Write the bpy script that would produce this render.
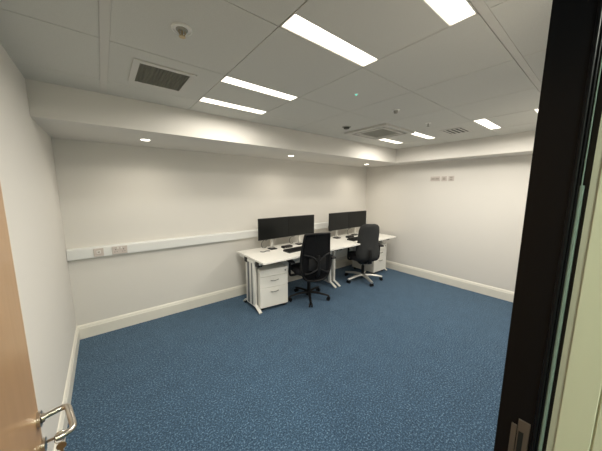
import bpy, bmesh, math, random
from mathutils import Vector, Matrix
PI = math.pi
S = bpy.context.scene
C = S.collection
random.seed(4)
for _o in list(bpy.data.objects): bpy.data.objects.remove(_o)

# ---------------------------------------------------------------- camera
cam_d = bpy.data.cameras.new('camera'); cam = bpy.data.objects.new('camera', cam_d); C.objects.link(cam)
FW = Vector((0.61640764, 0.77471877, -0.14089873)); RT = Vector((0.78283788, -0.62221539, 0.00358632)); UP = Vector((0.08489097, 0.1125115, 0.99001752))
m = Matrix((RT, UP, -FW)).transposed().to_4x4(); m.translation = Vector((0.33933, -3.46472, 1.62))
cam.matrix_world = m
cam_d.sensor_fit = 'HORIZONTAL'; cam_d.sensor_width = 36.0; cam_d.lens = 248.2454 * 36.0 / 602.0
cam_d.clip_start = 0.02
S.camera = cam
# ---------------------------------------------------------------- world / exposure
w = bpy.data.worlds.new('world'); S.world = w; w.use_nodes = True
w.node_tree.nodes['Background'].inputs[0].default_value = (0.9, 1.0, 0.9, 1); w.node_tree.nodes['Background'].inputs[1].default_value = 0.10
S.view_settings.view_transform = 'Standard'; S.view_settings.look = 'None'; S.view_settings.gamma = 1.0
S.view_settings.use_curve_mapping = False
S.view_settings.exposure = 0.10
LUM_STRENGTH = 2.5
STRIP_W = 10.4
SPOT_W = 23.0

# ---------------------------------------------------------------- materials
def mat(name, col, rough=0.6, metal=0.0, noise=None, bump=None, emit=None, alpha=None, spec=None, trans=None, coat=None):
    """noise = (scale, colour2, detail) ; bump = (scale, strength, distance)"""
    mt = bpy.data.materials.new(name); mt.use_nodes = True
    nt = mt.node_tree; b = nt.nodes['Principled BSDF']
    b.inputs['Base Color'].default_value = (*col, 1); b.inputs['Roughness'].default_value = rough; b.inputs['Metallic'].default_value = metal
    tc = nt.nodes.new('ShaderNodeTexCoord')
    if noise:
        n = nt.nodes.new('ShaderNodeTexNoise'); n.inputs['Scale'].default_value = noise[0]; n.inputs['Detail'].default_value = noise[2]
        nt.links.new(tc.outputs['Object'], n.inputs['Vector'])
        r = nt.nodes.new('ShaderNodeValToRGB'); r.color_ramp.elements[0].position = 0.35; r.color_ramp.elements[1].position = 0.65
        r.color_ramp.elements[0].color = (*col, 1); r.color_ramp.elements[1].color = (*noise[1], 1)
        nt.links.new(n.outputs['Fac'], r.inputs['Fac']); nt.links.new(r.outputs['Color'], b.inputs['Base Color'])
    if bump:
        n = nt.nodes.new('ShaderNodeTexNoise'); n.inputs['Scale'].default_value = bump[0]; n.inputs['Detail'].default_value = 3
        nt.links.new(tc.outputs['Object'], n.inputs['Vector'])
        bp = nt.nodes.new('ShaderNodeBump'); bp.inputs['Strength'].default_value = bump[1]; bp.inputs['Distance'].default_value = bump[2]
        nt.links.new(n.outputs['Fac'], bp.inputs['Height']); nt.links.new(bp.outputs['Normal'], b.inputs['Normal'])
    if emit: b.inputs['Emission Color'].default_value = (*emit[0], 1); b.inputs['Emission Strength'].default_value = emit[1]
    if alpha is not None: b.inputs['Alpha'].default_value = alpha
    if spec is not None: b.inputs['Specular IOR Level'].default_value = spec
    if trans is not None: b.inputs['Transmission Weight'].default_value = trans
    if coat is not None: b.inputs['Coat Weight'].default_value = coat; b.inputs['Coat Roughness'].default_value = 0.12
    return mt

M = {}
M['wall'] = mat('wall_paint', (.70, .675, .625), .85, noise=(1.3, (.71, .685, .635), 2), bump=(180, .12, .002))
M['ceil'] = mat('ceiling_tile', (.61, .60, .55), .9, noise=(260, (.65, .64, .59), 2), bump=(400, .15, .002))
M['tbar'] = mat('ceiling_grid_white', (.62, .60, .55), .55)
M['void'] = mat('ceiling_void', (.10, .095, .085), .9)
M['skirt'] = mat('skirting_gloss', (.80, .77, .68), .35)
M['white'] = mat('white_plastic', (.78, .77, .73), .35)
M['trunk'] = mat('trunking_plastic', (.74, .745, .72), .35)
M['plate'] = mat('socket_plate', (.56, .50, .46), .4)
M['greyplate'] = mat('grey_socket_plate', (.38, .35, .30), .45)
M['desk'] = mat('white_laminate', (.88, .86, .80), .32)
M['dmetal'] = mat('desk_leg_white', (.74, .73, .68), .35)
M['dgrey'] = mat('desk_leg_grey', (.13, .14, .16), .45, .2)
M['cab'] = mat('pedestal_white', (.86, .84, .77), .38)
M['seam'] = mat('shadow_gap_board', (.25, .24, .22), .7)
M['chrome'] = mat('polished_chrome', (.62, .60, .56), .22, 1.0)
M['alu'] = mat('silver_base_metal', (.68, .67, .63), .35, .7)
M['steel'] = mat('satin_steel', (.60, .55, .48), .28, 1.0, noise=(40, (.55, .50, .43), 2))
M['black'] = mat('black_plastic', (.006, .006, .0065), .5, spec=.3)
M['blackfab'] = mat('black_fabric', (.010, .010, .012), .95, noise=(220, (.017, .017, .019), 2), bump=(500, .3, .002))
M['greyfab'] = mat('charcoal_fabric', (.021, .022, .022), .9, noise=(240, (.032, .033, .033), 2), bump=(500, .3, .002))
M['mesh'] = mat('black_mesh_fabric', (.0045, .005, .0065), .9, alpha=.96, spec=.2)
M['screen'] = mat('black_screen', (.006, .0065, .006), .28, spec=.35)
M['bezel'] = mat('monitor_bezel', (.010, .010, .010), .45, spec=.35)
M['key'] = mat('dark_key', (.03, .03, .03), .5)
M['frame'] = mat('black_powder_coat', (.004, .0045, .006), .28, bump=(90, .03, .001), spec=.22)
M['jambgrey'] = mat('dark_seal', (.010, .012, .010), .5)
M['teal'] = mat('green_tinted_edge', (.23, .34, .29), .3)
M['lining'] = mat('cream_lining', (.74, .77, .57), .5)
M['lining2'] = mat('cream_lining_dull', (.52, .54, .42), .6)
M['bronze'] = mat('strike_plate_metal', (.26, .225, .19), .5, 1.0)
M['led'] = mat('green_indicator', (.1, .6, .45), .4, emit=((.2, 1, .75), 1.2))
M['lamp'] = mat('luminaire_diffuser', (.9, .9, .9), .4, emit=((1, .93, .80), LUM_STRENGTH))
M['spot'] = mat('spotlight_lens', (.9, .9, .9), .4, emit=((1, .93, .80), 6.0))
M['louvre'] = mat('grille_grey', (.34, .335, .29), .6)
M['eggcrate'] = mat('egg_crate_grille', (.20, .195, .155), .7)
M['grilledark'] = mat('grille_shadow', (.06, .06, .052), .8)
M['brass'] = mat('key_brass', (.45, .36, .22), .35, 1.0)
M['cable'] = mat('black_cable', (.02, .02, .02), .5)
M['wcable'] = mat('white_cable', (.7, .69, .64), .45)

def carpet():
    mt = bpy.data.materials.new('blue_carpet'); mt.use_nodes = True; nt = mt.node_tree; b = nt.nodes['Principled BSDF']
    b.inputs['Roughness'].default_value = 1.0; b.inputs['Specular IOR Level'].default_value = .15; b.inputs['Sheen Weight'].default_value = .35; b.inputs['Sheen Roughness'].default_value = .5; b.inputs['Sheen Tint'].default_value = (.55, .7, .85, 1)
    tc = nt.nodes.new('ShaderNodeTexCoord')
    n1 = nt.nodes.new('ShaderNodeTexNoise'); n1.inputs['Scale'].default_value = 88; n1.inputs['Detail'].default_value = 3; n1.inputs['Roughness'].default_value = .65
    n2 = nt.nodes.new('ShaderNodeTexNoise'); n2.inputs['Scale'].default_value = 7; n2.inputs['Detail'].default_value = 3
    r1 = nt.nodes.new('ShaderNodeValToRGB'); e = r1.color_ramp.elements
    e[0].position = .37; e[0].color = (.022, .045, .082, 1); e[1].position = .68; e[1].color = (.20, .30, .40, 1)
    k = e.new(.50); k.color = (.040, .084, .142, 1); k = e.new(.57); k.color = (.072, .134, .210, 1)
    mx = nt.nodes.new('ShaderNodeMixRGB'); mx.blend_type = 'MULTIPLY'; mx.inputs[0].default_value = .35
    for n in (n1, n2): nt.links.new(tc.outputs['Object'], n.inputs['Vector'])
    nt.links.new(n1.outputs['Fac'], r1.inputs['Fac']); nt.links.new(r1.outputs['Color'], mx.inputs[1]); nt.links.new(n2.outputs['Fac'], mx.inputs[2])
    g = nt.nodes.new('ShaderNodeHueSaturation'); g.inputs['Value'].default_value = 1.05
    nt.links.new(mx.outputs[0], g.inputs['Color']); nt.links.new(g.outputs[0], b.inputs['Base Color'])
    bp = nt.nodes.new('ShaderNodeBump'); bp.inputs['Strength'].default_value = .7; bp.inputs['Distance'].default_value = .006
    nt.links.new(n1.outputs['Fac'], bp.inputs['Height']); nt.links.new(bp.outputs['Normal'], b.inputs['Normal'])
    return mt
M['carpet'] = carpet()

def wood():
    mt = bpy.data.materials.new('door_veneer'); mt.use_nodes = True; nt = mt.node_tree; b = nt.nodes['Principled BSDF']
    b.inputs['Roughness'].default_value = .30
    tc = nt.nodes.new('ShaderNodeTexCoord'); mp = nt.nodes.new('ShaderNodeMapping'); mp.inputs['Scale'].default_value = (14, 14, 1.2)
    n = nt.nodes.new('ShaderNodeTexNoise'); n.inputs['Scale'].default_value = 4; n.inputs['Detail'].default_value = 5; n.inputs['Distortion'].default_value = .4
    r = nt.nodes.new('ShaderNodeValToRGB'); r.color_ramp.elements[0].position = .3; r.color_ramp.elements[1].position = .75
    r.color_ramp.elements[0].color = (.37, .215, .10, 1); r.color_ramp.elements[1].color = (.41, .245, .12, 1)
    nt.links.new(tc.outputs['Object'], mp.inputs['Vector']); nt.links.new(mp.outputs['Vector'], n.inputs['Vector'])
    nt.links.new(n.outputs['Fac'], r.inputs['Fac']); nt.links.new(r.outputs['Color'], b.inputs['Base Color'])
    return mt
M['wood'] = wood()
M['woodedge'] = mat('door_lipping', (.66, .55, .42), .4)

# ---------------------------------------------------------------- mesh helpers
def box(bm, x0, x1, y0, y1, z0, z1, bev=0.0, seg=2):
    r = bmesh.ops.create_cube(bm, size=1.0); vs = r['verts']
    bmesh.ops.scale(bm, vec=(x1-x0, y1-y0, z1-z0), verts=vs)
    bmesh.ops.translate(bm, vec=((x0+x1)/2, (y0+y1)/2, (z0+z1)/2), verts=vs)
    if bev > 0:
        es = list({e for v in vs for e in v.link_edges})
        bmesh.ops.bevel(bm, geom=es, offset=bev, segments=seg, profile=.5, affect='EDGES')
    return vs
def cyl(bm, p0, p1, r0, r1=None, n=20, caps=True):
    if r1 is None: r1 = r0
    p0 = Vector(p0); p1 = Vector(p1); d = (p1-p0).normalized()
    a = d.orthogonal().normalized(); b = d.cross(a)
    A = [bm.verts.new(p0 + (a*math.cos(2*PI*i/n)+b*math.sin(2*PI*i/n))*r0) for i in range(n)]
    B = [bm.verts.new(p1 + (a*math.cos(2*PI*i/n)+b*math.sin(2*PI*i/n))*r1) for i in range(n)]
    for i in range(n):
        bm.faces.new((A[i], A[(i+1) % n], B[(i+1) % n], B[i]))
    if caps: bm.faces.new(A[::-1]); bm.faces.new(B)
def smooth_path(pts, k=6, closed=False):
    P = [Vector(p) for p in pts]; out = []; n = len(P)
    rng = range(n) if closed else range(n-1)
    for i in rng:
        if closed: a, b, c, d = P[(i-1) % n], P[i], P[(i+1) % n], P[(i+2) % n]
        else: a, b, c, d = P[max(i-1, 0)], P[i], P[i+1], P[min(i+2, n-1)]
        for j in range(k):
            t = j/k
            out.append(.5*((2*b)+(c-a)*t+(2*a-5*b+4*c-d)*t*t+(3*b-a-3*c+d)*t**3))
    if not closed: out.append(P[-1])
    return out
def tube(bm, pts, r, n=12, closed=False, smooth=0, ry=None, up=None):
    if smooth: pts = smooth_path(pts, smooth, closed)
    P = [Vector(p) for p in pts]; N = len(P); rings = []
    rr = r if isinstance(r, (list, tuple)) else None
    prev = None
    for i in range(N):
        if closed: t = (P[(i+1) % N]-P[i-1]).normalized()
        else: t = (P[min(i+1, N-1)]-P[max(i-1, 0)]).normalized()
        if up is not None: a = Vector(up)
        elif prev is None: a = t.orthogonal().normalized()
        else: a = prev
        a = (a - t*a.dot(t)).normalized(); prev = a; b = t.cross(a)
        R = rr[0]+(rr[1]-rr[0])*i/(N-1) if rr else r; R2 = R*(ry or 1)
        rings.append([bm.verts.new(P[i]+a*math.cos(2*PI*k/n)*R2+b*math.sin(2*PI*k/n)*R) for k in range(n)])
    M_ = N if closed else N-1
    for i in range(M_):
        A, B = rings[i], rings[(i+1) % N]
        for k in range(n): bm.faces.new((A[k], A[(k+1) % n], B[(k+1) % n], B[k]))
    if not closed: bm.faces.new(rings[0][::-1]); bm.faces.new(rings[-1])
def loft(bm, rings):
    R = [[bm.verts.new(p) for p in r] for r in rings]; n = len(R[0])
    for A, B in zip(R, R[1:]):
        for k in range(n): bm.faces.new((A[k], A[(k+1) % n], B[(k+1) % n], B[k]))
    bm.faces.new(R[0][::-1]); bm.faces.new(R[-1])
def prism(bm, poly, fn, d0, d1):
    """extrude 2-D polygon; fn(u, v, d) gives the 3-D point"""
    A = [bm.verts.new(fn(u, v, d0)) for u, v in poly]; B = [bm.verts.new(fn(u, v, d1)) for u, v in poly]
    n = len(poly)
    for i in range(n): bm.faces.new((A[i], A[(i+1) % n], B[(i+1) % n], B[i]))
    bm.faces.new(A[::-1]); bm.faces.new(B)
def obj(name, bm, material, parent=None, smooth=False):
    bmesh.ops.recalc_face_normals(bm, faces=bm.faces)
    me = bpy.data.meshes.new(name); bm.to_mesh(me); bm.free()
    me.materials.append(material)
    if smooth:
        me.shade_auto_smooth(angle=math.radians(38)) if hasattr(me, 'shade_auto_smooth') else None
        for p in me.polygons: p.use_smooth = True
        if not hasattr(me, 'shade_auto_smooth'):
            try: me.set_sharp_from_angle(angle=math.radians(38))
            except Exception: pass
    o = bpy.data.objects.new(name, me); C.objects.link(o)
    if parent: o.parent = parent
    return o
def thing(name, label, cat, loc=(0, 0, 0), rz=0, group=None):
    o = bpy.data.objects.new(name, None); C.objects.link(o); o.empty_display_size = .1
    o.location = loc; o.rotation_euler = (0, 0, rz); o['label'] = label; o['category'] = cat
    if group: o['group'] = group
    return o
def tag(o, label, cat, group=None):
    o['label'] = label; o['category'] = cat
    if group: o['group'] = group
    return o
def struct(name, bm, material, label=None, smooth=False):
    o = obj(name, bm, material, smooth=smooth); o['kind'] = 'structure'
    if label: o['label'] = label
    return o
def copy_tree(o, parent=None):
    c = o.copy(); C.objects.link(c); c.parent = parent
    for ch in list(o.children): copy_tree(ch, c)
    return c
NB = bmesh.new

# ---------------------------------------------------------------- room shell
W, H, ZB, DA, DB = 4.938, 2.353, 2.114, .915, .381
YF, YC = -3.36, -3.60        # inner and corridor faces of the front wall
JX0, JX1, DH = .125, .99, 2.12
b = NB(); box(b, -1.6, W+.15, -5.0, .15, -.12, 0); struct('floor', b, M['carpet'])
b = NB(); box(b, -.15, 0, YC, .15, 0, 2.7); struct('wall_left', b, M['wall'])
b = NB(); box(b, 0, W, 0, .15, 0, 2.7); struct('wall_back', b, M['wall'])
b = NB(); box(b, W, W+.15, YF, .15, 0, 2.7); struct('wall_right', b, M['wall'])
b = NB(); box(b, 0, JX0-.03, YC, YF, 0, 2.7); box(b, JX0-.03, JX1+.16, YC, YF, DH+.05, 2.7); box(b, JX1+.16, W+.15, YC, YF, 0, 2.7)
struct('wall_front', b, M['wall'])
# corridor outside the door
b = NB(); box(b, -1.6, W+.15, -5.15, -5.0, 0, 2.7); struct('wall_corridor', b, M['lining'])
# bulkheads
b = NB(); box(b, 0, W, -DA, 0, ZB, 2.7); struct('trim_1', b, M['wall'], 'painted bulkhead along the long wall behind the desks')
b = NB(); box(b, W-DB, W, YF, -DA, ZB, 2.7); struct('trim_2', b, M['wall'], 'painted bulkhead along the far right wall')
# skirtings with a moulded top
prof = [(0, 0), (.016, 0), (.018, .118), (.013, .128), (.013, .138), (.006, .152), (0, .156)]
b = NB(); prism(b, prof, lambda u, v, d: (d, -u, v), 0, W); struct('baseboard_back', b, M['skirt'])
b = NB(); prism(b, prof, lambda u, v, d: (u, d, v), YF, -.018); struct('baseboard_left', b, M['skirt'])
b = NB(); prism(b, prof, lambda u, v, d: (W-u, d, v), YF, -.018); struct('baseboard_right', b, M['skirt'])
# ceiling: slab, dark joints between tiles, tiles
xs = [0, .395, 1.03, 1.635, 2.22, 2.84, 3.47, 4.08, W-DB]
ys = [-DA, -1.21, -1.81, -2.43, -3.025, YF]
b = NB(); box(b, -1.6, W+.15, -5.0, .0, H+.012, H+.10); struct('ceiling', b, M['void'])
LUM = {(2, 1), (2, 3), (6, 1), (6, 3)}; AC = (5, 1)
b = NB()
for i in range(len(xs)-1):
    for j in range(len(ys)-1):
        if (i, j) in LUM or (i, j) == AC: continue
        g = .0022; x0, x1, y1, y0 = xs[i]+g, xs[i+1]-g, ys[j]-g, ys[j+1]+g
        if i == 1: x0 += .036
        if j == 4: y1 -= .034
        if i == 0: x0 = 0
        if i == len(xs)-2: x1 = xs[i+1]
        box(b, x0, x1, y0, y1, H, H+.02)
box(b, -1.6, 4.9, -5.0, YC, H, H+.02)
ct = struct('ceiling', b, M['ceil'], 'suspended ceiling tiles')
b = NB(); box(b, .3935, .4325, YF, -DA, H-.002, H+.015); box(b, .43, W-DB, -3.0745+.014, -3.0255-.002, H-.002, H+.015)
struct('trim_3', b, M['tbar'], 'wide white ceiling grid bars')

# ---------------------------------------------------------------- door frame, lining and seals (right jamb, head, left jamb)
def frame_part(name, yy0, yy1, depth, m_, lab=None, z0=0):
    q = NB(); box(q, JX1, JX1+depth, yy0, yy1, z0, DH, .002, 1)
    box(q, JX0-depth*.2-.01, JX1+depth, yy0, yy1, DH, DH+.06, .002, 1)
    return struct(name, q, m_, lab)
Y0 = -3.357
b = NB(); box(b, JX1, JX1+.16, -3.418, Y0, 0, DH+.05); box(b, JX0-.03, JX1+.16, -3.42, Y0, DH+.03, DH+.08, .002, 1)
box(b, JX0-.03, JX0-.002, -3.42, Y0, 0, DH+.03, .002, 1)
struct('trim_4', b, M['frame'], 'black metal door frame')
b = NB(); cyl(b, (JX1, -3.4165, 0), (JX1, -3.4165, DH), .0035, n=14); cyl(b, (JX1+.004, -3.4215, 0), (JX1+.004, -3.4215, DH), .0022, n=14)
struct('trim_5', b, M['frame'], 'rounded black bead on the door frame', smooth=True)
b = NB(); box(b, JX1+.010, JX1+.12, -3.436, -3.418, 0, DH+.03); struct('trim_6', b, M['jambgrey'], 'dark seal recess beside the door frame')
b = NB(); box(b, JX1+.002, JX1+.014, -3.4300, -3.4240, 0, 1.63, .0015, 2); box(b, JX1+.003, JX1+.014, -3.4270, -3.4250, 1.63, DH, .0008, 1)
struct('trim_7', b, M['teal'], 'pale green glass edge strip beside the door frame')
b = NB(); box(b, JX1+.0, JX1+.15, -3.445, -3.4355, 0, DH+.03); struct('trim_8', b, M['lining2'], 'narrow dull cream bead of the doorway lining')
b = NB(); box(b, JX1-.0015, JX1+.15, -3.487, -3.445, 0, DH+.03, .001, 1); box(b, JX1-.0015, JX1+.15, YC, -3.4895, 0, DH+.03, .001, 1)
box(b, JX1+.002, JX1+.15, -3.4895, -3.487, 0, DH+.03)
struct('trim_9', b, M['lining'], 'cream doorway lining board')
# strike plate in the black jamb
t = thing('strike_plate', 'brown metal strike plate set in the black door frame', 'strike plate', (JX1, -3.397, 1.022))
b = NB(); box(b, -.0025, .001, .0075, .0165, -.13, .105, .0006, 1); obj('latch_lip', b, M['bronze'], t)
b = NB(); box(b, -.0022, .001, -.0125, .0065, -.13, .122, .0006, 1); obj('plate', b, M['bronze'], t)
b = NB(); box(b, -.0030, .0005, -.004, .004, -.12, .095); obj('keep_slot', b, M['jambgrey'], t)

# ---------------------------------------------------------------- door leaf (open against the left wall)
DX, DY0, DY1 = .150, -3.352, -2.537
b = NB(); box(b, DX-.044, DX, DY0, DY1-.004, .008, 2.10, .001, 1)
door = struct('door_1', b, M['wood'], 'light wood door leaf standing open')
b = NB(); box(b, DX-.044, DX, DY1-.004, DY1, .008, 2.10, .001, 1); obj('edge_lipping', b, M['woodedge'], door)
b = NB(); cyl(b, (DX, -2.558, 1.0), (DX+.008, -2.558, 1.0), .0205, n=28); cyl(b, (DX+.008, -2.557, 1.0), (DX+.014, -2.556, 1.0), .012, n=20)
obj('handle_rose', b, M['steel'], door, True)
b = NB(); cyl(b, (DX, -2.556, .918), (DX+.008, -2.556, .918), .018, n=28); obj('lock_escutcheon', b, M['steel'], door, True)
lev = [(DX+.008, -2.556, 1.0), (DX+.025, -2.551, 1.0), (DX+.044, -2.546, 1.0), (DX+.054, -2.547, 1.0), (DX+.061, -2.556, 1.0), (DX+.070, -2.60, 1.0), (DX+.077, -2.636, 1.0),
       (DX+.075, -2.648, 1.0), (DX+.064, -2.655, 1.0), (DX+.046, -2.658, 1.0)]
b = NB(); tube(b, lev, .0078, 16, smooth=5); obj('lever_handle', b, M['steel'], door, True)
for dy in (-3.25, ):
    pass
for hz in (.25, 1.05, 1.85):
    b = NB(); cyl(b, (DX+.004, -3.352, hz-.05), (DX+.004, -3.352, hz+.05), .006, n=14); obj('hinge', b, M['steel'], door, True)
t = thing('door_key', 'small steel key left in the door lock below the lever handle', 'key', (DX+.008, -2.553, .922))
b = NB(); box(b, 0, .022, -.0012, .0012, -.004, .004); obj('key_blade', b, M['steel'], t)
b = NB(); tube(b, [(.030+.011*math.cos(a), 0, .011*math.sin(a)) for a in [2*PI*i/18 for i in range(18)]], .0036, 8, closed=True); obj('key_bow', b, M['steel'], t, True)
t = thing('hanging_key', 'spare brass key hanging below the key in the door lock', 'key', (DX+.036, -2.553, .909))
b = NB(); tube(b, [(.010*math.cos(a)-.002, .0, .010*math.sin(a)+.002) for a in [2*PI*i/18 for i in range(18)]], .0011, 6, closed=True); obj('key_ring', b, M['steel'], t, True)
b = NB(); cyl(b, (0, -.0012, -.020), (0, .0012, -.020), .011, n=20); box(b, -.0035, .0035, -.0011, .0011, -.056, -.026); obj('key_body', b, M['brass'], t, True)

# ---------------------------------------------------------------- ceiling fittings
def luminaire(name, x0, x1, y0, y1, label):
    t = thing(name, label, 'ceiling light', ((x0+x1)/2, (y0+y1)/2, H), 0, 'recessed twin-strip ceiling lights')
    hx = (x1-x0)/2-.002; hy = (y1-y0)/2-.002
    q = NB()
    box(q, -hx, hx, hy-.006, hy, -.001, .02); box(q, -hx, hx, -hy, -hy+.006, -.001, .02)
    box(q, -hx, -hx+.006, -hy, hy, -.001, .02); box(q, hx-.006, hx, -hy, hy, -.001, .02)
    obj('frame', q, M['tbar'], t)
    q = NB(); box(q, -hx+.006, hx-.006, -hy+.108, hy-.108, 0, .02, .001, 1); obj('centre_panel', q, M['ceil'], t)
    for s in (-1, 1):
        q = NB(); ya, yb = sorted((s*(hy-.010), s*(hy-.104)))
        box(q, -hx+.008, hx-.008, ya, yb, .001, .012, .001, 1); obj('diffuser', q, M['lamp'], t)
        ld = bpy.data.lights.new('strip_lamp', 'AREA'); ld.shape = 'RECTANGLE'; ld.size = 2*hx-.02; ld.size_y = .09; ld.energy = STRIP_W*(.55 if s > 0 and y1 > -1.5 else 1.08); ld.color = (1, .95, .86); ld.spread = math.radians(172)
        lo = bpy.data.objects.new('strip_lamp', ld); C.objects.link(lo); lo.parent = t; lo.location = (0, (ya+yb)/2, -.002)
    return t
luminaire('ceiling_light', 1.03, 1.635, -1.81, -1.21, 'twin-strip ceiling light nearest the left end of the long bulkhead')
luminaire('ceiling_light', 1.03, 1.635, -3.025, -2.43, 'twin-strip ceiling light nearest the camera with the largest glowing strips')
luminaire('ceiling_light', 3.47, 4.08, -1.81, -1.21, 'twin-strip ceiling light beside the square air conditioning cassette')
luminaire('ceiling_light', 3.47, 4.08, -3.025, -2.43, 'twin-strip ceiling light by the right wall bulkhead, partly behind the black door frame')

def square_ring(q, ox0, ox1, oy0, oy1, w_, z0, z1):
    box(q, ox0, ox1, oy0, oy0+w_, z0, z1, .001, 1); box(q, ox0, ox1, oy1-w_, oy1, z0, z1, .001, 1)
    box(q, ox0, ox0+w_, oy0+w_, oy1-w_, z0, z1); box(q, ox1-w_, ox1, oy0+w_, oy1-w_, z0, z1)
t = thing('ceiling_vent', 'square white framed ceiling vent with grey egg-crate grille, upper left', 'ceiling vent', (.713, -1.51, H))
b = NB(); square_ring(b, -.172, .172, -.187, .187, .034, -.008, 0); obj('frame', b, M['tbar'], t)
b = NB()
for i in range(15):
    x = -.138+.276*i/14; box(b, x-.0035, x+.0035, -.153, .153, -.006, -.001)
for i in range(17):
    y = -.153+.306*i/16; box(b, -.138, .138, y-.0035, y+.0035, -.006, -.001)
obj('grille', b, M['eggcrate'], t)
b = NB(); box(b, -.139, .139, -.154, .154, -.0015, 0); obj('backing', b, M['eggcrate'], t)

x0, x1, y0, y1 = 2.84, 3.47, -1.81, -1.21
t = thing('air_conditioning_cassette', 'square white air conditioning cassette in the ceiling near the far corner', 'air conditioner', ((x0+x1)/2, (y0+y1)/2, H))
hx = (x1-x0)/2; hy = (y1-y0)/2
b = NB(); square_ring(b, -hx, hx, -hy, hy, .055, -.022, .018); obj('outer_frame', b, M['tbar'], t)
b = NB(); square_ring(b, -hx+.055, hx-.055, -hy+.055, hy-.055, .035, .0, .015); obj('air_slot', b, M['grilledark'], t)
b = NB(); square_ring(b, -hx+.09, hx-.09, -hy+.09, hy-.09, .035, -.022, .014); obj('inner_frame', b, M['tbar'], t)
b = NB(); box(b, -hx+.125, hx-.125, -hy+.125, hy-.125, -.004, .012)
for i in range(18):
    y = -hy+.135+(2*hy-.27)*i/17; box(b, -hx+.125, hx-.125, y-.004, y+.004, -.014, -.004)
obj('intake_grille', b, M['louvre'], t)

t = thing('slot_diffuser', 'slatted dark and white air diffuser in the ceiling near the right wall', 'ceiling vent', (3.83, -2.145, H))
b = NB(); square_ring(b, -.165, .165, -.125, .125, .02, -.006, 0); obj('frame', b, M['tbar'], t)
b = NB(); box(b, -.145, .145, -.105, .105, -.001, 0); obj('backing', b, M['grilledark'], t)
b = NB()
for i in range(4):
    y = -.075+.05*i
    prism(b, [(y-.007, -.002), (y+.006, -.007), (y+.008, -.006), (y-.005, -.001)], lambda u, v, d: (d, u, v), -.145, .145)
obj('slat', b, M['tbar'], t)

def disc_fitting(name, x, y, label, cat, r, dark, extra=None, z=H):
    t = thing(name, label, cat, (x, y, z))
    q = NB(); cyl(q, (0, 0, 0), (0, 0, -.008), r, r*.93, 28); obj('base_plate', q, M['white'], t, True)
    q = NB(); cyl(q, (0, 0, -.008), (0, 0, -.030), r*.62, r*.42, 24); obj('sensor_head', q, dark, t, True)
    return t
t = thing('sprinkler_head', 'round sprinkler head with white escutcheon beside the ceiling vent', 'sprinkler', (.69, -2.14, H))
b = NB(); cyl(b, (0, 0, 0), (0, 0, -.006), .045, .042, 32); tube(b, [(.040*math.cos(a), .040*math.sin(a), -.006) for a in [2*PI*i/28 for i in range(28)]], .005, 8, closed=True)
obj('escutcheon', b, M['white'], t, True)
b = NB(); cyl(b, (0, 0, -.006), (0, 0, -.010), .026, .024, 24); obj('recess_cup', b, M['louvre'], t, True)
b = NB(); tube(b, [(-.012, 0, -.008), (-.013, 0, -.022), (0, 0, -.034), (.013, 0, -.022), (.012, 0, -.008)], .0028, 8, smooth=4); cyl(b, (0, 0, -.010), (0, 0, -.030), .004, n=10); obj('yoke', b, M['brass'], t, True)
b = NB(); cyl(b, (0, 0, -.034), (0, 0, -.037), .014, n=18); obj('deflector', b, M['brass'], t, True)
disc_fitting('smoke_detector', 2.52, -2.12, 'small grey-topped smoke detector in the middle of the ceiling', 'smoke detector', .034, M['louvre'])
t = thing('ceiling_speaker', 'small dark round fitting in the ceiling just left of the air conditioning cassette', 'ceiling fitting', (2.64, -1.42, H))
b = NB(); cyl(b, (0, 0, 0), (0, 0, -.006), .052, .05, 28); obj('base_plate', b, M['louvre'], t, True)
b = NB(); cyl(b, (0, 0, -.006), (0, 0, -.022), .036, .03, 24); obj('cover', b, M['grilledark'], t, True)
t = thing('pendent_sprinkler', 'tiny pendent sprinkler head in the ceiling right of the air conditioning cassette', 'sprinkler', (3.2, -2.1, H))
b = NB(); cyl(b, (0, 0, 0), (0, 0, -.005), .03, .028, 24); obj('escutcheon', b, M['white'], t, True)
b = NB(); cyl(b, (0, 0, -.005), (0, 0, -.035), .006, n=10); cyl(b, (0, 0, -.035), (0, 0, -.038), .014, n=16); obj('deflector', b, M['louvre'], t, True)
t = thing('presence_sensor', 'tiny ceiling sensor with a green indicator light', 'sensor', (1.93, -2.14, H))
b = NB(); cyl(b, (0, 0, 0), (0, 0, -.005), .016, .014, 20); obj('base_plate', b, M['white'], t, True)
b = NB(); cyl(b, (0, 0, -.005), (0, 0, -.010), .008, .006, 14); obj('indicator_lens', b, M['led'], t, True)

for x, y, lab in ((.72, -.50, 'round downlight at the left end of the bulkhead soffit'), (2.51, -.50, 'round downlight in the bulkhead soffit above the left desk'),
                  (4.30, -.47, 'round downlight in the bulkhead soffit by the far right corner')):
    t = thing('downlight', lab, 'downlight', (x, y, ZB), 0, 'recessed downlights in the bulkhead')
    b = NB(); tube(b, [(.046*math.cos(a), .046*math.sin(a), -.002) for a in [2*PI*i/30 for i in range(30)]], .006, 8, closed=True); obj('bezel', b, M['white'], t, True)
    b = NB(); cyl(b, (0, 0, 0), (0, 0, -.010), .042, .034, n=28); obj('lens', b, M['spot'], t, True)
    ld = bpy.data.lights.new('downlight_lamp', 'SPOT'); ld.energy = SPOT_W; ld.color = (1, .92, .78); ld.spot_size = math.radians(158); ld.spot_blend = 1.0; ld.shadow_soft_size = .035
    lo = bpy.data.objects.new('downlight_lamp', ld); C.objects.link(lo); lo.parent = t; lo.location = (0, 0, -.012)

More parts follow.
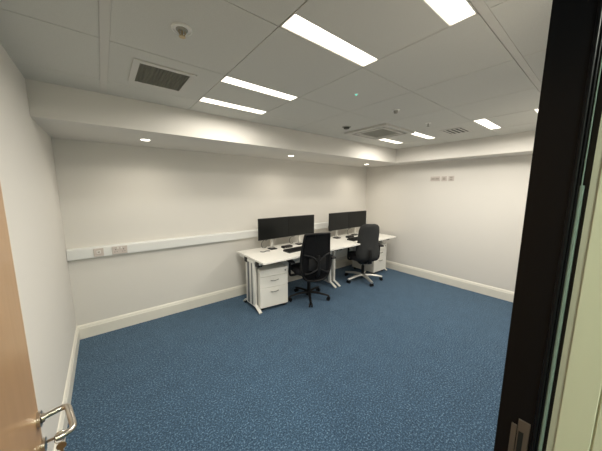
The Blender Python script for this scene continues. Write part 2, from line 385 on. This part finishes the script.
# unseen lamp added behind the camera to brighten the cream doorway lining
t = thing('corridor_fill_light', 'unseen round fill lamp added in the corridor to light the doorway lining', 'ceiling light', (.6, -4.3, H))
b = NB(); cyl(b, (0, 0, 0), (0, 0, -.05), .16, .15, 32); obj('housing', b, M['white'], t, True)
b = NB(); cyl(b, (0, 0, -.05), (0, 0, -.06), .14, .13, 32); obj('diffuser', b, mat('corridor_fill_diffuser', (.9, .9, .9), .4, emit=((.95, 1, .86), 118.0)), t, True)

# ---------------------------------------------------------------- dado trunking and sockets
Z0, Z1 = .889, 1.009
t = thing('dado_trunking', 'long white dado trunking running along the wall behind the desks', 'trunking', (0, 0, 0))
b = NB()
prism(b, [(0, Z0), (.050, Z0+.004), (.052, Z0+.010), (.052, Z1-.014), (.044, Z1-.002), (0, Z1)], lambda u, v, d: (d, -u-.001, v), .004, W-.001)
obj('body', b, M['trunk'], t)
b = NB(); box(b, .02, W-.01, -.0545, -.0515, Z0+.018, Z1-.020, .001, 1); obj('cover', b, M['trunk'], t)
t['label'] = 'long white dado trunking running along the wall behind the desks'
def plate(name, lab, cat, x0, x1, z0, z1, yy, m_, rock, grp=None):
    t = thing(name, lab, cat, ((x0+x1)/2, yy, (z0+z1)/2), 0, grp)
    hw = (x1-x0)/2; hh = (z1-z0)/2
    q = NB(); box(q, -hw, hw, -.008, 0, -hh, hh, .003, 2); obj('face_plate', q, m_, t)
    for (a, c) in rock:
        q = NB(); box(q, a-.007, a+.007, -.013, -.008, c-.009, c+.009, .001, 1); obj('switch', q, M['white'], t)
    return t
s1 = plate('data_socket', 'small square grey data socket at the left end of the white trunking', 'socket', .215, .300, .903, .990, -.0545, M['plate'], [])
b = NB(); box(b, -.018, .018, -.012, -.008, -.012, .020, .001, 1); obj('module', b, M['white'], s1)
b = NB(); box(b, -.010, .010, -.0135, -.0118, -.004, .012); obj('port', b, M['greyplate'], s1)
s2 = plate('double_socket', 'wide grey double power socket on the white trunking, right of the data socket', 'socket', .372, .512, .903, .990, -.0545, M['plate'], [(-.016, .026), (.016, .026)])
for sx in (-.036, .036):
    b = NB(); box(b, sx-.004, sx+.004, -.0095, -.0078, .004, .014); box(b, sx-.014, sx-.006, -.0095, -.0078, -.018, -.013); box(b, sx+.006, sx+.014, -.0095, -.0078, -.018, -.013)
    obj('pin_holes', b, M['grilledark'], s2)

def rplate(name, lab, cat, y0, y1, z0, z1, parts):
    t = thing(name, lab, cat, (W, (y0+y1)/2, (z0+z1)/2))
    hw = (y1-y0)/2; hh = (z1-z0)/2
    q = NB(); box(q, -.008, 0, -hw, hw, -hh, hh, .003, 2); obj('face_plate', q, M['plate'], t)
    for (pn, c, zc, a, h) in parts:
        q = NB(); box(q, -.013, -.008, c-a, c+a, zc-h, zc+h, .001, 1); obj(pn, q, M['greyplate'], t)
    return t
rplate('high_double_socket', 'double socket plate high on the right wall, leftmost of the row of three', 'socket', -1.545, -1.385, 1.785, 1.865, [('insert', .035, 0, .028, .012), ('insert', -.035, 0, .028, .012)])
rplate('high_data_plate', 'square data plate high on the right wall, middle of the row of three', 'socket', -1.655, -1.570, 1.780, 1.865, [('module', 0, 0, .022, .022)])
rplate('high_aerial_plate', 'square aerial plate high on the right wall, rightmost of the row of three', 'socket', -1.765, -1.680, 1.780, 1.865, [('module', 0, .016, .020, .012), ('module', 0, -.018, .020, .012)])

# ---------------------------------------------------------------- desks
TOPZ = .730; YB, YD = -.10, -.872
def desk(xa, xb, label, leg_l, leg_r):
    t = thing('desk', label, 'desk', ((xa+xb)/2, (YB+YD)/2, 0), 0, 'white desks in a row against the wall')
    cx, cy = (xa+xb)/2, (YB+YD)/2; hw = (xb-xa)/2-.001; hd = (YB-YD)/2
    q = NB(); box(q, -hw, hw, -hd, hd, TOPZ-.025, TOPZ, .0025, 2); obj('desktop', q, M['desk'], t)
    q = NB(); box(q, -hw+.08, hw-.08, -.06, -.02, TOPZ-.075, TOPZ-.026, .003, 1); box(q, -hw+.08, hw-.08, .20, .24, TOPZ-.075, TOPZ-.026, .003, 1); obj('beam', q, M['dmetal'], t)
    q = NB(); box(q, -hw+.09, hw-.09, .285, .303, .30, TOPZ-.03, .002, 1); obj('modesty_panel', q, M['cab'], t)
    q = NB(); cyl(q, (hw-.35, hd-.09, TOPZ-.0), (hw-.35, hd-.09, TOPZ+.004), .035, n=24); obj('cable_port', q, M['white'], t, True)
    for lx, side in ((leg_l-cx, -1), (leg_r-cx, 1)):
        lg = NB()
        # upright column with rounded section
        box(lg, lx-.022, lx+.022, -.12, .12, .055, TOPZ-.045, .010, 3)
        L = obj('leg', lg, M['dmetal'], t, True)
        q = NB()
        for s in (-1, 1):
            for yy, hw_ in ((-.060, .016), (.040, .028)): box(q, lx+s*.0205-.003, lx+s*.0205+.003, yy-hw_, yy+hw_, .075, TOPZ-.075, .002, 1)
        obj('cable_channel', q, M['dgrey'], L)
        q = NB()
        pts = [(lx, .235, .014), (lx, .19, .050), (lx, .12, .084), (lx, .03, .098), (lx, -.06, .090), (lx, -.14, .066), (lx, -.20, .038), (lx, -.25, .012)]
        tube(q, pts, .0235, 14, smooth=4, ry=.5, up=(0, 0, 1)); obj('foot', q, M['dmetal'] , L, True)
        q = NB(); box(q, lx-.018, lx+.018, -.27, .31, TOPZ-.060, TOPZ-.0255, .004, 1); obj('top_bracket', q, M['dmetal'], L)
        for yy in (-.215, .105):
            q = NB(); box(q, lx-.030, lx+.034, yy-.036, yy+.036, TOPZ-.092, TOPZ-.0252, .004, 2); obj('bracket_cap', q, M['black'], L)
        for gy in (-.225, .205):
            q = NB(); cyl(q, (lx, gy, 0), (lx, gy, .014), .016, n=16); obj('glide', q, M['black'], L, True)
    return t
desk(1.815, 3.325, 'left white office desk, nearer the camera, with the mesh chair', 1.842, 3.262)
desk(3.325, 4.800, 'right white office desk in the far corner, with the padded chair', 3.356, 4.745)

def pedestal(x, y, rz, label):
    t = thing('drawer_pedestal', label, 'pedestal', (x, y, 0), rz, 'white mobile drawer pedestals under the desks')
    w2, d2, z0, z1 = .205, .265, .045, .575
    q = NB(); box(q, -w2, w2, -d2+.020, d2, z0, z1, .003, 2); obj('body', q, M['cab'], t)
    q = NB(); box(q, -w2, w2, -d2, -d2+.019, z1-.093, z1, .002, 1); obj('top_rail', q, M['cab'], t)
    q = NB(); cyl(q, (w2-.040, -d2-.004, z1-.045), (w2-.040, -d2+.001, z1-.045), .010, n=18); obj('lock', q, M['grilledark'], t, True)
    for (a, c) in ((z1-.250, z1-.097), (z0+.004, z1-.254)):
        q = NB(); box(q, -w2, w2, -d2, -d2+.019, a, c, .002, 1); D = obj('drawer', q, M['cab'], t)
        q = NB(); hz = c-.055
        tube(q, [(-.055, -d2, hz), (-.050, -d2-.016, hz-.002), (-.02, -d2-.024, hz-.004), (.02, -d2-.024, hz-.004), (.050, -d2-.016, hz-.002), (.055, -d2, hz)], .0050, 8, smooth=4)
        obj('handle', q, M['chrome'], D, True)
    for sx in (-1, 1):
        for sy in (-1, 1):
            q = NB(); X = sx*(w2-.04); Y = sy*(d2-.05); cyl(q, (X-.012, Y, .021), (X+.012, Y, .021), .021, n=16); cyl(q, (X, Y, .03), (X, Y, .047), .012, n=12); obj('castor', q, M['black'], t, True)
    return t
pedestal(2.105, -.455, math.radians(-8), 'white drawer pedestal under the left end of the left desk')
pedestal(4.505, -.465, 0, 'white drawer pedestal under the right end of the right desk')

# ---------------------------------------------------------------- monitors
def monitor(x, y, rz, label, post_dx=0):
    t = thing('monitor', label, 'monitor', (x, y, TOPZ), rz, 'black desktop monitors on the desks')
    w2, z0, z1 = .264, .165, .483
    q = NB(); box(q, -w2, w2, -.012, .012, z0, z1, .004, 2); box(q, -w2+.08, w2-.08, .012, .035, z0+.06, z1-.06, .01, 2); obj('housing', q, M['bezel'], t)
    q = NB(); box(q, -w2+.006, w2-.006, -.0135, -.0118, z0+.014, z1-.006); obj('screen', q, M['screen'], t)
    q = NB(); box(q, -.026, .026, .036, .060, .010, .36, .006, 2); cyl(q, (0, .03, .32), (0, .06, .32), .03, n=20); obj('stand_post', q, M['alu'], t, True)
    q = NB(); box(q, -.055, .055, -.02, .095, .0, .012, .004, 2); obj('stand_base', q, M['black'], t, True)
    return t
monitor(2.308, -.33, math.radians(2), 'leftmost black monitor on the left desk')
monitor(2.843, -.325, math.radians(-2), 'black monitor second from the left, right half of the left desk pair')
monitor(3.728, -.33, math.radians(2), 'black monitor third from the left, left half of the right desk pair')
monitor(4.262, -.325, math.radians(-2), 'rightmost black monitor, partly behind the padded chair')

# ---------------------------------------------------------------- keyboards, mice, docks, cables
def keyboard(x, y, rz, label):
    t = thing('keyboard', label, 'keyboard', (x, y, TOPZ), rz, 'black keyboards on the desks')
    q = NB(); prism(q, [(-.075, 0), (-.075, .012), (.075, .024), (.075, 0)], lambda u, v, d: (d, u, v), -.22, .22); obj('case', q, M['key'], t)
    q = NB()
    for r in range(5):
        for c in range(19):
            X = -.205+c*.0222; Y = -.058+r*.028; Z = .018+(Y+.075)*.08
            if r == 0 and 4 < c < 10: continue
            box(q, X-.0095, X+.0095, Y-.011, Y+.011, Z-.006, Z+.003)
    box(q, -.205+4.6*.0222, -.205+9.4*.0222, -.069, -.047, .012, .0215)
    obj('keys', q, M['black'], t)
keyboard(2.57, -.585, math.radians(3), 'black keyboard on the left desk')
keyboard(3.96, -.60, math.radians(2), 'black keyboard on the right desk')
def mouse(x, y, label):
    t = thing('mouse', label, 'mouse', (x, y, TOPZ), 0, 'black computer mice')
    q = NB(); rings = []
    for i in range(9):
        v = -1+2*i/8; r = math.sqrt(max(0.02, 1-v*v))
        rings.append([(.030*r*math.cos(a), .052*v, .001+.030*r*max(0, math.sin(a))) for a in [2*PI*k/16 for k in range(16)]])
    loft(q, rings); obj('shell', q, M['black'], t, True)
    q = NB(); cyl(q, (-.004, .026, .026), (.004, .026, .026), .007, n=12); obj('scroll_wheel', q, M['greyplate'], t, True)
mouse(2.86, -.60, 'black computer mouse beside the keyboard on the left desk')
mouse(4.28, -.62, 'black computer mouse beside the keyboard on the right desk')
def dock(x, y, rz, label):
    t = thing('docking_station', label, 'docking station', (x, y, TOPZ), rz, 'small black docking stations')
    q = NB(); box(q, -.085, .085, -.04, .04, .002, .034, .006, 2); obj('case', q, M['black'], t, True)
    for i in range(4):
        q = NB(); box(q, -.065+i*.035, -.050+i*.035, -.0415, -.0395, .010, .018); obj('port', q, M['greyplate'], t)
dock(2.53, -.36, math.radians(2), 'black docking station behind the keyboard on the left desk')
dock(3.97, -.40, math.radians(4), 'black docking station behind the keyboard on the right desk')
def cable(pts, m_, label, grp, r=.0035):
    q = NB(); tube(q, pts, r, 6, smooth=6); o = obj('cable', q, m_, None, True); tag(o, label, 'cable', grp)
GR = 'cables behind the monitors'
for k, (bx, lab) in enumerate(((2.32, 'behind the leftmost monitor'), (2.842, 'behind the second monitor from the left'), (3.728, 'behind the third monitor from the left'), (4.262, 'behind the rightmost monitor'))):
    z = TOPZ+.006
    cable([(bx-.05, -.285, TOPZ+.30), (bx-.10, -.24, TOPZ+.17), (bx-.16, -.22, TOPZ+.09), (bx-.13, -.2, TOPZ+.02), (bx-.05, -.16, z), (bx-.02, -.12, z)], M['cable'], 'thin black cable drooping '+lab, GR)
    cable([(bx+.06, -.285, TOPZ+.29), (bx+.11, -.22, TOPZ+.15), (bx+.07, -.19, TOPZ+.05), (bx+.13, -.17, z), (bx+.22, -.18, z), (bx+.26, -.12, z)], M['wcable'], 'pale cable looping '+lab, GR, .004)
    cable([(bx+.02, -.285, TOPZ+.29), (bx+.00, -.21, TOPZ+.18), (bx-.07, -.19, TOPZ+.12), (bx-.02, -.075, TOPZ+.19), (bx+.03, -.062, TOPZ+.22)], M['cable'], 'black cable reaching up to the trunking '+lab, GR)
cable([(2.06, -.36, TOPZ+.006), (2.10, -.40, TOPZ+.006), (2.15, -.37, TOPZ+.006), (2.20, -.40, TOPZ+.006)], M['cable'], 'short curled black cable on the left desk in front of the leftmost stand', GR, .006)

# ---------------------------------------------------------------- chairs
def star_base(t, R, ang0, m_arm, hub_m, arm_r=.021, drop=.055):
    q = NB(); cyl(q, (0, 0, .055), (0, 0, .125), .040, .032, 24); obj('hub', q, hub_m, t, True)
    q = NB(); cyl(q, (0, 0, .115), (0, 0, .27), .026, n=20); cyl(q, (0, 0, .27), (0, 0, .345), .015, n=16); obj('gas_column', q, M['black'], t, True)
    for k in range(5):
        a = math.radians(ang0+72*k); c, s = math.cos(a), math.sin(a)
        q = NB(); tube(q, [(c*.025, s*.025, .098), (c*R*.45, s*R*.45, .098), (c*R*.8, s*R*.8, .083), (c*(R+.012), s*(R+.012), .070)], [arm_r*1.15, arm_r*.75], 12, smooth=4, ry=.75, up=(0, 0, 1))
        A = obj('base_arm', q, m_arm, t, True)
        q = NB(); px, py = -s, c
        for sgn in (-1, 1):
            o1 = sgn*.010; o2 = sgn*.026
            cyl(q, (c*R+px*o1, s*R+py*o1, .027), (c*R+px*o2, s*R+py*o2, .027), .027, n=20)
        cyl(q, (c*R, s*R, .03), (c*R, s*R, .072), .009, n=10)
        obj('castor', q, M['black'], A, True)
def seat_rings(w2, d2, z, h, yc=0, front_drop=.02, n=40, p=3.2):
    rings = []
    for (sc, dz) in ((.86, 0), (.96, .012), (1.0, .03), (1.0, h-.022), (.97, h-.008), (.90, h)):
        r = []
        for k in range(n):
            a = 2*PI*k/n; c, s = math.cos(a), math.sin(a)
            x = w2*sc*math.copysign(abs(c)**(2/p), c); y = d2*sc*math.copysign(abs(s)**(2/p), s)
            r.append((x, y+yc, z+dz-front_drop*max(0, y/d2)**3))
        rings.append(r)
    return rings
def armrest(t, x, y, zseat, ztop, padm):
    sx = math.copysign(1, x)
    q = NB(); tube(q, [(x-sx*.12, y+.02, zseat-.03), (x-sx*.02, y+.02, zseat-.035), (x, y+.01, zseat+.01), (x, y, zseat+.10), (x, y, ztop-.02)], .016, 10, smooth=4, ry=1.6, up=(0, 1, 0)); A = obj('armrest', q, M['black'], t, True)
    q = NB(); box(q, x-.040, x+.040, y-.115, y+.125, ztop-.022, ztop+.006, .012, 3); obj('arm_pad', q, padm, A, True)

# mesh chair
def back_y(z):  # curve of the backrest, local (behind the seat)
    u = (z-.48)/.6; return -.235-.045*u-.05*math.sin(PI*min(max(u, 0), 1))*-.7
def mesh_chair(x, y, rz, ang0):
    t = thing('mesh_office_chair', 'black office chair with a tall square mesh back and black base at the left desk', 'chair', (x, y, 0), rz)
    star_base(t, .30, ang0, M['black'], M['black'])
    q = NB(); loft(q, seat_rings(.250, .24, .415, .095, .02)); obj('seat', q, M['blackfab'], t, True)
    q = NB(); box(q, -.10, .10, -.14, .12, .335, .42, .012, 2); cyl(q, (.08, .02, .385), (.20, .02, .38), .007, n=8); obj('tilt_mechanism', q, M['black'], t, True)
    outline = [(-.205, .47), (-.222, .58), (-.217, .74), (-.197, .91), (-.184, 1.012), (-.165, 1.030), (0, 1.036), (.165, 1.030), (.184, 1.012), (.197, .91), (.217, .74), (.222, .58), (.205, .47), (.15, .385), (0, .36), (-.15, .385)]
    path = smooth_path([(px, 0, pz) for px, pz in outline], 4, True)
    def cur(px, pz): return back_y(pz)-.035*(1-(px/.22)**2)
    fp = [Vector((p.x, cur(p.x, p.z), p.z)) for p in path]
    q = NB(); tube(q, fp, .0155, 10, closed=True); obj('back_frame', q, M['black'], t, True)
    q = NB(); nu, nv = 14, 18; g = []
    n = len(path)
    zs = sorted(p.z for p in path); zlo, zhi = zs[0]+.004, zs[-1]-.004
    def half(z):
        m_ = 0
        for i in range(n):
            a, c = path[i], path[(i+1) % n]
            if (a.z-z)*(c.z-z) <= 0 and abs(a.z-c.z) > 1e-6:
                xx = a.x+(c.x-a.x)*(z-a.z)/(c.z-a.z); m_ = max(m_, xx)
        return m_
    front, backv = [], []
    for j in range(nv+1):
        z = zlo+(zhi-zlo)*j/nv; h_ = half(z)
        front.append([q.verts.new((h_*(-1+2*i/nu), cur(h_*(-1+2*i/nu), z)+.003, z)) for i in range(nu+1)])
        backv.append([q.verts.new((h_*(-1+2*i/nu), cur(h_*(-1+2*i/nu), z)-.001, z)) for i in range(nu+1)])
    for G in (front, backv):
        for j in range(nv):
            for i in range(nu): q.faces.new((G[j][i], G[j][i+1], G[j+1][i+1], G[j+1][i]))
    obj('mesh_panel', q, M['mesh'], t, True)
    q = NB(); tube(q, [(0, -.10, .415), (0, -.24, .42), (0, -.315, .47), (0, -.325, .56), (0, -.322, .66), (0, -.318, .74)], .022, 12, smooth=5, ry=.6, up=(0, 1, 0)); obj('back_support', q, M['black'], t, True)
    q = NB()
    for sx in (-1, 1):
        tube(q, [(0, -.322, .64), (sx*.06, -.318, .70), (sx*.12, -.300, .735), (sx*.195, -.268, .75)], .012, 10, smooth=4)
        tube(q, [(0, -.325, .56), (sx*.07, -.32, .52), (sx*.14, -.30, .49), (sx*.18, -.27, .485)], .012, 10, smooth=4)
    obj('back_yoke', q, M['black'], t, True)
    q = NB(); box(q, -.13, .13, -.292, -.272, .52, .70, .009, 2); obj('lumbar_pad', q, M['bezel'], t, True)
    for s in (-1, 1): armrest(t, s*.325, -.065, .45, .645, M['black'])
    return t
mesh_chair(2.662, -.74, math.radians(-16), -125+16)

def padded_chair(x, y, rz, ang0):
    t = thing('padded_office_chair', 'charcoal padded office chair with rounded back and silver star base at the right desk', 'chair', (x, y, 0), rz)
    star_base(t, .335, ang0, M['alu'], M['black'], .030)
    q = NB(); loft(q, seat_rings(.25, .235, .395, .105, .02)); obj('seat', q, M['blackfab'], t, True)
    q = NB(); box(q, -.11, .11, -.15, .12, .335, .40, .012, 2); obj('tilt_mechanism', q, M['black'], t, True)
    q = NB(); tube(q, [(.08, .04, .375), (.22, .04, .37), (.25, .04, .372)], .007, 8); obj('tilt_lever', q, M['black'], t, True)
    # back cushion: lofted by height
    rings = []
    prof_ = [(.440, .120, .026), (.455, .165, .040), (.50, .196, .050), (.57, .212, .052), (.66, .203, .050), (.76, .186, .046), (.87, .184, .044), (.95, .180, .042), (1.01, .166, .037), (1.05, .132, .031), (1.068, .080, .020)]
    for z, hw, th in prof_:
        u = (z-.44)/.62; yc = -.245-.03*u+.03*math.sin(PI*u*1.1)
        r = []
        for k in range(36):
            a = 2*PI*k/36; c, s = math.cos(a), math.sin(a)
            X = hw*math.copysign(abs(c)**.75, c); Y = th*math.copysign(abs(s)**.8, s)
            r.append((X, yc+Y+.045*(X/.2)**2, z))
        rings.append(r)
    q = NB(); loft(q, rings); obj('backrest', q, M['greyfab'], t, True)
    q = NB(); tube(q, [(0, -.10, .375), (0, -.24, .375), (0, -.320, .42), (0, -.325, .53), (0, -.315, .63)], .030, 12, smooth=5, ry=.35, up=(0, 1, 0)); obj('back_bar', q, M['black'], t, True)
    for s in (-1, 1): armrest(t, s*.285, -.02, .43, .66, M['black'])
    return t
padded_chair(3.94, -.75, math.radians(-32), -115+32)
